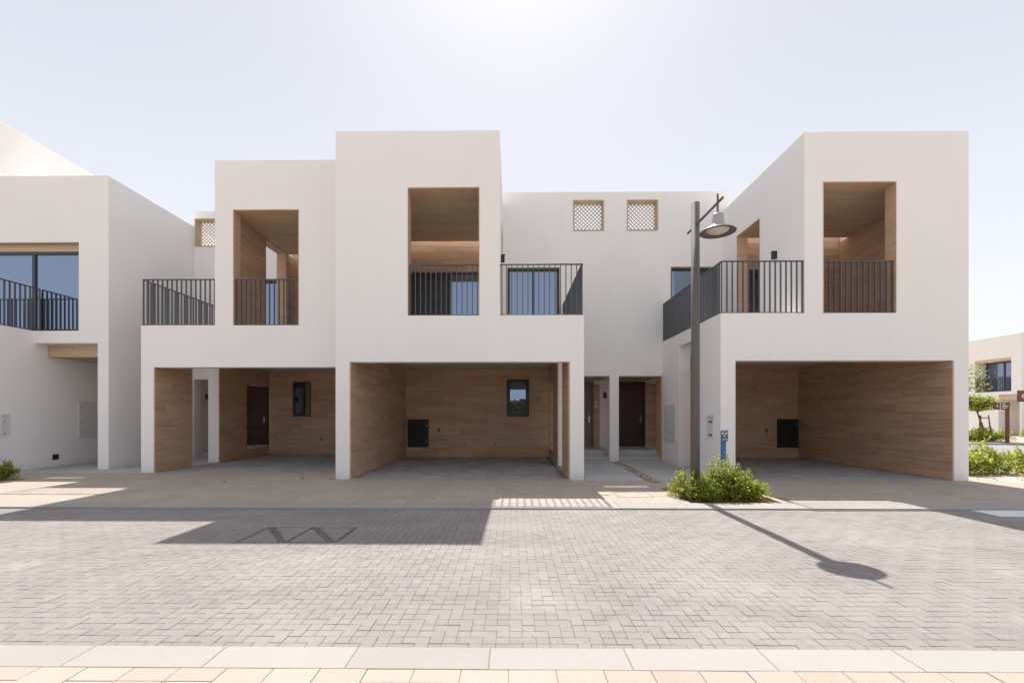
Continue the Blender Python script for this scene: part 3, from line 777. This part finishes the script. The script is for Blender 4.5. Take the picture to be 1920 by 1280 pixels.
o = obj('timber_soffit', box(-18, -12.0, 13.0, 13.6, 6.39, 6.41), WOODC, hL)
clad(o, 'z', 6.39, -1, -18, -12.3, 13.01, 13.6, m=WOODC, row=.15, ln=1.6, th=.008)
obj('opening_lining', box(-18, -12.222, 12.694, 13.0, 6.388, 6.398), WOODC, hL)
window(hL, -17.5, -12.23, 12.90, 3.915, 6.20, 'sliding_door', mull=(-15.6, -13.72), fr=.075, dep=.08)
obj('timber_fascia', box(-17.99, -12.225, 12.88, 12.93, 6.205, 6.386), WOODC, hL)
railing(hL, [(-17.5, 11.86), (-13.54, 11.86), (-13.54, 12.90)])
o = obj('timber_beam', box(-13.49, -11.69, 13.1, 16.5, 3.22, 3.61), WOODC, hL)
clad(o, 'y', 13.1, -1, -13.49, -11.69, 3.22, 3.61, m=WOODC, row=.195, ln=1.8, th=.01)
side_panel(hL, -13.50, 1, 14.0, 15.05, .84, 1.96, 1.12)
letterbox(hL, -13.50, 1, 11.85, 12.10, .95, 1.56)
vt = obj('vent', solid([(-13.50, -13.485, 13.22, 13.40, .22, .38)], [(-14, -13.487, 13.235, 13.385, .235, .365)]), BLACK, hL)
obj('grille', merge(*[box(-13.50, -13.488, 13.24, 13.38, .24+.018*i, .25+.018*i) for i in range(7)]), BLACK, vt)

# ---- background house on the right
hR = thing('house', 'distant white house beyond the right end of the row with first floor railing', 'house', (42, 40, 0), 'white terraced houses')
xr = 37.6
obj('wall', solid([(xr, xr+14, 34, 60, -.1, 7.7)], [(xr-1, xr+1.2, 34.7, 37.4, 3.4, 5.95), (xr-1, xr+1.5, 34.12, 35.6, -1, 3.15), (xr-1, xr+1.3, 40, 44, 3.4, 5.95)]), PLASTER, hR, bev=.02)
o = obj('timber_soffit', box(xr+.02, xr+1.19, 34.71, 37.39, 5.75, 5.94), WOODC, hR)
obj('timber_beam', box(xr+.05, xr+.3, 34.13, 36.1, 2.72, 3.12), WOODC, hR)
f = obj('window', solid([(xr+.9, xr+.98, 34.71, 37.39, 3.42, 5.74)], [(xr, xr+2, 34.8, 35.95, 3.5, 5.64), (xr, xr+2, 36.08, 37.3, 3.5, 5.64)]), FRAME, hR)
obj('pane', box(xr+.93, xr+.945, 34.79, 35.96, 3.49, 5.65), GLASS, f); obj('pane', box(xr+.93, xr+.945, 36.07, 37.31, 3.49, 5.65), GLASS, f)
rl = obj('railing', merge(box(xr+.05, xr+.1, 34.71, 37.39, 4.5, 4.54), box(xr+.05, xr+.1, 34.71, 37.39, 3.44, 3.47)), RAIL, hR)
for i in range(22): piece('baluster', xr+.05, xr+.1, 34.75+i*.125-.012, 34.75+i*.125+.012, 3.47, 4.5, RAIL, rl)
side_panel(hR, xr, -1, 38.2, 38.9, .9, 1.7, 1.2)
obj('wall_lamp', box(xr-.1, xr, 38.0, 38.12, 2.0, 2.2), BLACK, hR)

# ------------------------------------------------------------------ STREET LAMP
LX, LY = 3.37, 8.40
lamp = thing('street_lamp', 'tall grey street lamp with hanging dish shade, rising from the shrub bed', 'street lamp', (LX, LY, -.03))
obj('pole', tube((LX, LY, -.05), (LX, LY, 5.41), .076, .074, 32), POLE, lamp, smooth=True).data.polygons.foreach_set('use_smooth', [True]*32+[False]*2)
obj('base_plate', box(LX-.14, LX+.14, LY-.14, LY+.14, -.03, -.012), POLE, lamp, bev=.004)
0 and obj('service_door', box(LX-.04, LX+.04, LY-.079, LY-.07, .55, .95), POLE, lamp, bev=.006)
HX, HY = 3.40, 7.56
obj('arm', tube((LX-.0, LY+.36, 5.0), (HX+.01, HY-.16, 5.035), .021, n=16), POLE, lamp)
obj('collar', merge(tube((LX, LY-.085, 5.0), (LX, LY+.085, 5.0), .032, n=16)), POLE, lamp)
hd = obj('lamp_shade', lathe([(.0,.165),(.07,.16),(.092,.14),(.095,.03),(.105,.0),(.11,-.03),(.15,-.065),(.27,-.125),(.283,-.14),(.278,-.143),(.20,-.118),(.185,-.105),(0.0,-.10)], (HX, HY, 4.68), 48), LAMPG, lamp, smooth=True)
obj('lens', lathe([(.0,-.165),(.06,-.162),(.12,-.148),(.165,-.125),(.185,-.106)], (HX, HY, 4.68), 40), LENS, hd, smooth=True)
obj('rim', lathe([(.185,-.112),(.20,-.128),(.276,-.146),(.284,-.141)], (HX, HY, 4.68), 48), POLE, hd, smooth=True)
obj('hanger', tube((HX, HY, 4.82), (HX, HY, 5.17), .016, n=14), POLE, lamp)

# blue marker post with its plate
bp = thing('marker_post', 'blue metal marker post with dark blue plate, standing behind the shrubs', 'post', (4.09, 8.85, -.03))
obj('post', box(4.045, 4.135, 8.83, 8.875, -.03, 1.02), BLUE, bp, bev=.006)
pl = obj('plate', box(4.022, 4.162, 8.80, 8.828, 1.02, 1.235), NAVY, bp, bev=.012)
px, py = 4.092, 8.7985
obj('symbol', merge(box(px-.028, px+.028, py-.001, py+.002, 1.132, 1.139), box(px-.004, px+.004, py-.001, py+.002, 1.098, 1.131),
    box(px-.055, px-.022, py-.001, py+.002, 1.16, 1.185), box(px+.012, px+.05, py-.001, py+.002, 1.16, 1.185),
    box(px-.045, px+.045, py-.001, py+.002, 1.212, 1.217), *[box(px-.04+i*.02, px-.028+i*.02, py-.001, py+.002, 1.05, 1.066) for i in range(5)]), SIGNW, pl)

# ------------------------------------------------------------------ covers and small things on the ground
def in_shade_cover():
    x0, x1, y0, y1 = covers
    c = thing('utility_cover', 'pair of square paved access covers with diagonal metal bars in the road', 'manhole cover', ((x0+x1)/2, (y0+y1)/2, ZR))
    mx = (x0+x1)/2; z = ZR+.001; wd = .017
    obj('frame', merge(box(x0, x1, y0, y0+wd, z-.03, z), box(x0, x1, y1-wd, y1, z-.03, z), box(x0, x0+wd, y0+wd, y1-wd, z-.03, z), box(x1-wd, x1, y0+wd, y1-wd, z-.03, z),
        box(mx-wd, mx+wd, y0+wd, y1-wd, z-.03, z)), COVERM, c)
    for a, b in ((x0+wd, mx-wd), (mx+wd, x1-wd)):
        o = obj('lid', box(a, b, y0+wd, y1-wd, z-.05, z-.012), JOINT, c)
        pa, pb_ = Vector((a+.03, y1-wd, 0)), Vector((b-.03, y0+wd, 0)); d = (pb_-pa).normalized(); n = Vector((-d.y, d.x, 0))
        for off in (-.022, .022):
            q = n*off; V = [pa+q-n*.009, pb_+q-n*.009, pb_+q+n*.009, pa+q+n*.009]
            obj('diagonal_bar', ([(v.x, v.y, z-.015) for v in V]+[(v.x, v.y, z) for v in V], [(4,5,6,7),(0,1,5,4),(1,2,6,5),(2,3,7,6),(3,0,4,7)]), COVERM, o)
        # infill pavers as thin blocks, cut by the bars
        k = 0; yy = y0+wd+.003
        while yy < y1-wd-.05:
            hh = min(.0905, y1-wd-yy)-.003; xx = a+.003-(k % 2)*.09
            while xx < b-.01:
                xa, xb = max(xx, a+.003), min(xx+.178, b-.003)
                # keep a clear band along the diagonal
                yc = yy+hh/2; t = (y1-wd-yc)/(y1-y0-2*wd); xdg = pa.x+(pb_.x-pa.x)*t
                segs = rect_minus(xa, xb, 0, 1, [(xdg-.055, xdg+.055, 0, 1)])
                for s_, e_ in segs:
                    if e_-s_ > .02: piece('paver', s_, e_, yy, yy+hh, z-.03, z-.002, ROADP, o)
                xx += .181
            yy += .0905; k += 1
in_shade_cover()
dc = obj('drain_cover', merge(tube((4.99, 9.47, .0), (4.99, 9.47, .006), .14, n=32), tube((4.99, 9.47, .006), (4.99, 9.47, .009), .11, n=32)), COVERM)
tag(dc, 'round dark metal cover on the pavement right of the shrub bed', 'manhole cover')
for x, y, l in ((-6.55, 10.30, 'small dark hole cap on the pavement, nearer the left house column'), (-5.08, 10.95, 'small dark hole cap on the pavement before the left carport')):
    o = obj('ground_cap', merge(tube((x, y, 0), (x, y, .006), .05, n=18), tube((x+.01, y, .006), (x+.01, y, .012), .02, n=10)), COVERM); tag(o, l, 'cap', 'small caps set in the pavement')
# flush access cover outlined in the sunlit paving
fc = thing('pavement_cover', 'flush tan paved access cover outlined in the sunlit pavement patch', 'manhole cover', (2.45, 8.7, 0))
gx = [(1.98, 2.62, 8.98, 8.995), (1.98, 1.99, 8.45, 8.98), (2.62, 2.63, 8.45, 8.995), (1.98, 2.63, 8.44, 8.45), (2.64, 3.05, 8.6, 8.61)]
obj('frame', merge(*[box(a, b, c, d, .0006, .0035) for a, b, c, d in gx]), TANJ, fc)
obj('keyhole', box(1.70, 1.86, 8.66, 8.70, .001, .004), COVERM, fc)
# litter on the carport floors
def scrap(x, y, z, s, label, m=WHITE, flat=.2):
    r = random.Random(int(x*100)+77); n = 9
    V = [(x+s*r.uniform(.6, 1)*math.cos(6.283*i/n), y+s*.7*r.uniform(.6, 1)*math.sin(6.283*i/n), z+r.uniform(.002, s*flat)) for i in range(n)]+[(x, y, z+s*flat*1.2), (x, y, z+.002)]
    o = obj('paper_scrap', (V, [(i, (i+1) % n, n) for i in range(n)]+[((i+1) % n, i, n+1) for i in range(n)]), m); tag(o, label, 'litter', 'scraps on the carport floor'); return o
scrap(-1.30, 14.15, .005, .07, 'small white paper scrap in the middle of the central carport floor')
scrap(.35, 15.45, .005, .17, 'flat white scrap on the central carport floor below its window', flat=.05)
scrap(.95, 15.3, .005, .10, 'pale flat scrap near the right wall of the central carport floor', flat=.05)
bag = thing('plastic_tag', 'white plastic label at the left corner of the shrub bed', 'label', (3.28, 8.32, 0))
obj('card', ([(3.20,8.30,.02),(3.38,8.26,.02),(3.38,8.31,.10),(3.20,8.35,.10),(3.20,8.31,.02),(3.38,8.27,.02),(3.38,8.32,.10),(3.20,8.36,.10)], [(0,1,2,3),(7,6,5,4),(0,4,5,1),(2,6,7,3),(0,3,7,4),(1,5,6,2)]), WHITE, bag)
# stones and crumbs on the road (dust spill)
obj('grit', merge(pebbles(-.1, .95, 3.55, 4.0, 160, ZR, .002, .005), pebbles(-3.5, 3.6, 3.0, 5.2, 260, ZR, .002, .006), pebbles(-.4, 1.4, 3.02, 3.35, 90, ZR, .003, .007)), PEB, None, 'stuff')

# ------------------------------------------------------------------ PLANTS
def leaf_at(V, F, p, d, s, rng, wide=.5):
    d = d.normalized(); up = Vector((rng.uniform(-.6, .6), rng.uniform(-.6, .6), 1)).normalized()
    sd = d.cross(up)
    if sd.length < .05: sd = d.orthogonal()
    sd.normalize(); nn = sd.cross(d); k = len(V)
    V += [tuple(p), tuple(p+d*s*.5+sd*s*wide*.5-nn*s*.06), tuple(p+d*s), tuple(p+d*s*.5-sd*s*wide*.5-nn*s*.06), tuple(p+d*s*.5+nn*s*.05)]
    F += [(k, k+1, k+4), (k+1, k+2, k+4), (k+2, k+3, k+4), (k+3, k, k+4)]
def shrub(label, cx, cy, rx, ry, hgt, stems, per, leaf, seed, m=LEAF, zb=-.03, lean=None, name='shrub', group=None):
    rng = random.Random(seed)
    sh = thing(name, label, 'shrub', (cx, cy, zb), group)
    SV, V, F = [], [], []
    for _ in range(stems):
        a = rng.uniform(0, 6.283); r0 = rng.uniform(0, .35); r1 = math.sqrt(rng.random())
        b = Vector((cx+rx*r0*math.cos(a), cy+ry*r0*math.sin(a), zb))
        hh = hgt*(1-.55*r1**1.6)*rng.uniform(.45, 1.0)*(1.22 if rng.random() < .14 else 1)
        e = Vector((cx+rx*r1*math.cos(a), cy+ry*r1*math.sin(a), zb+hh))
        mid = (b+e)/2+Vector((rng.uniform(-.05, .05), rng.uniform(-.05, .05), hh*.12))
        pts = [b, (b+mid)/2+Vector((0, 0, hh*.05)), mid, (mid+e)/2, e]
        SV.append(polytube(pts, [.006, .005, .004, .003, .002], 4))
        for i in range(per):
            t = .22+.78*(i+rng.random())/per; q = t*4; j = min(3, int(q)); p = pts[j].lerp(pts[j+1], q-j)
            # short side twigs
            p = p+Vector((rng.gauss(0, .034), rng.gauss(0, .034), rng.gauss(0, .024)))
            an = rng.uniform(0, 6.283); d = Vector((math.cos(an), math.sin(an), rng.uniform(-.3, 1.3)))
            leaf_at(V, F, p, d, leaf*rng.uniform(.55, 1.35), rng)
    # low spreading leaves close to the soil
    for _ in range(int(stems*per*.22)):
        a = rng.uniform(0, 6.283); r = math.sqrt(rng.random())
        p = Vector((cx+rx*r*math.cos(a), cy+ry*r*math.sin(a), zb+rng.uniform(.01, hgt*.3)))
        leaf_at(V, F, p, Vector((math.cos(a), math.sin(a), rng.uniform(0, 1))), leaf*rng.uniform(.6, 1.1), rng)
    obj('stems', merge(*SV), BARK, sh)
    obj('foliage', (V, F), m, sh, 'stuff')
    return sh
g = 'shrubs in the bed round the street lamp'
shrub('green shrub left of the street lamp, leaning over the pavement edge', 3.28, 8.55, .34, .42, .58, 60, 30, .060, 1, group=g)
shrub('large dense green shrub right of the street lamp, in front of blue post', 3.90, 8.40, .50, .40, .84, 135, 34, .060, 2, group=g)
shrub('low green shrub at the right end of the lamp bed', 4.36, 8.44, .32, .40, .56, 60, 32, .060, 3, group=g)
shrub('small green shrub directly at the foot of the street lamp', 3.46, 8.14, .30, .18, .50, 55, 28, .056, 4, group=g)
shrub('green shrub cut off by the left edge of the photo', -11.98, 10.55, .27, .27, .56, 45, 30, .062, 5, zb=0)
obj('bed_soil', pebbles(-12.1, -11.6, 10.2, 10.8, 60, 0.0, .01, .03), EARTH, None, 'stuff')
g = 'shrubs in the sandy bed beyond the right house'
for i, (x, y, l) in enumerate(((11.75, 12.1, 'leafy shrub touching the right house wall, front of the sandy bed'), (12.75, 12.2, 'leafy shrub at the right edge of the photo in the sandy bed'),
        (12.6, 13.6, 'leafy shrub behind in the sandy bed, beside the right house wall'), (14.0, 13.8, 'leafy shrub at the back right of the sandy bed'), (13.9, 12.4, 'leafy shrub furthest right in the front of the sandy bed'))):
    shrub(l, x, y, .72, .55, .80, 42, 30, .105, 20+i, group=g, m=LEAF2)
g = 'low shrubs before the distant house'
for i, (x, y, l) in enumerate(((27.3, 27.2, 'low shrub under the small staked tree'), (28.6, 27.4, 'low shrub to the right of the small staked tree'), (37.2, 32.6, 'low shrub at the corner of the distant house'))):
    shrub(l, x, y, 1.1, .7, .95, 60, 26, .13, 40+i, group=g, zb=0, m=LEAF)

def tree(label, x, y, trunk, crown, n, leaf, seed, stakes=False, m=LEAF2, cat='tree'):
    rng = random.Random(seed); t = thing('tree', label, cat, (x, y, 0))
    top = Vector((x+crown[0], y+crown[1], crown[2])); b = Vector((x, y, 0))
    k1 = b.lerp(top, .4)+Vector((.12, 0, 0)); k2 = b.lerp(top, .75)-Vector((.06, 0, 0))
    vf = [polytube([b, k1, k2, top], [trunk, trunk*.8, trunk*.6, trunk*.35], 8)]
    V, F = [], []
    for _ in range(n):
        a = rng.uniform(0, 6.283); el = rng.uniform(-.5, 1.2)
        d = Vector((math.cos(a)*math.cos(el), math.sin(a)*math.cos(el), math.sin(el)))
        R = Vector(crown[3:6]); e = top+Vector((d.x*R.x, d.y*R.y, d.z*R.z))*rng.uniform(.55, 1)
        s = k2.lerp(top, rng.random()); vf.append(polytube([s, (s+e)/2+Vector((0, 0, .08)), e], [trunk*.25, trunk*.16, trunk*.06], 4))
        for i in range(46):
            p = s.lerp(e, .35+.7*rng.random())+Vector((rng.gauss(0, .13*R.x), rng.gauss(0, .13*R.x), rng.gauss(0, .1*R.z)))
            leaf_at(V, F, p, Vector((rng.uniform(-1, 1), rng.uniform(-1, 1), rng.uniform(-.6, .6))), leaf*rng.uniform(.6, 1.3), rng)
    obj('trunk', merge(*vf), BARK, t); obj('crown', (V, F), m, t, 'stuff')
    if stakes:
        for dx, dy in ((-.22, -.1), (.32, -.12), (.08, .25)): obj('stake', tube((x+dx*1.25, y+dy*1.25, -.02), (x+dx*.8, y+dy*.8, 1.55), .03, n=8), BARK, t)
        obj('tie', merge(box(x-.22, x+.28, y-.12, y-.08, 1.38, 1.43), box(x-.22, x+.28, y-.12, y-.08, .8, .84)), BARK, t)
    return t
tree('small round-headed tree held by three wooden stakes beside the far road', 27.9, 27.3, .06, (-.3, 0, 2.25, .95, .9, .62), 70, .15, 61, True)
tree('feathery light green tree half hidden behind the right house', 17.6, 19.6, .09, (.7, 0, 3.0, 1.75, 1.2, 1.0), 60, .11, 62)
# low dark planting far behind the camera (it shows in the carport window)
rng = random.Random(70); V, F = [], []
for _ in range(16000):
    x = rng.uniform(-34, 34); leaf_at(V, F, Vector((x, -46+rng.uniform(-1.5, 1.5), rng.uniform(-.1, 3.7+.2*math.sin(x*.21)+.15*math.sin(x*.7)))), Vector((rng.uniform(-1, 1), rng.uniform(-1, 1), rng.uniform(-.3, 1))), rng.uniform(.6, 1.1), rng, .9)
hg = obj('hedge', (V, F), LEAFD, None, 'stuff')

# ------------------------------------------------------------------ brown street signs
def sign(label, x, y, z0, z1, w, left, ph):
    s = thing('direction_sign', label, 'sign', (x, y, 0), 'brown direction signs')
    obj('post', box(x-.09, x+.09, y-.04, y+.04, 0, z1), BROWN, s, bev=.01)
    p = obj('panel', box(x-left, x+w, y-.085, y-.045, z0, z1), BROWN, s, bev=.008)
    yy = y-.087; ax = x-left+.14; zc = (z0+z1)/2; q = (z1-z0)*.22
    V = [(ax, yy, zc), (ax+q, yy, zc+q), (ax+q, yy, zc+q*.55), (ax+q*.5, yy, zc), (ax+q, yy, zc-q*.55), (ax+q, yy, zc-q)]
    V += [(a, b-.006, c) for a, b, c in V]
    obj('arrow', (V, [(6,7,8,9),(6,9,10,11),(0,1,7,6),(5,0,6,11)]), SIGNW, p)
    obj('divider', box(x-left+.34, x-left+.37, yy-.004, yy+.002, z0, z1), SIGNW, p)
    L = w+left-.5
    obj('lettering', merge(*[box(x-left+.45, x-left+.45+L*k, yy-.004, yy+.002, z0+(z1-z0)*r-.02, z0+(z1-z0)*r+.02) for r, k in ((.75, .55), (.5, .9), (.27, .7))]), SIGNW, p)
sign('brown direction sign on a post in front of the distant house', 27.85, 25.9, 1.87, 2.28, .06, .84, 1)
sign('brown direction sign cut off by the right edge of the photo', 22.05, 19.3, 2.1, 2.58, .1, .95, 1)
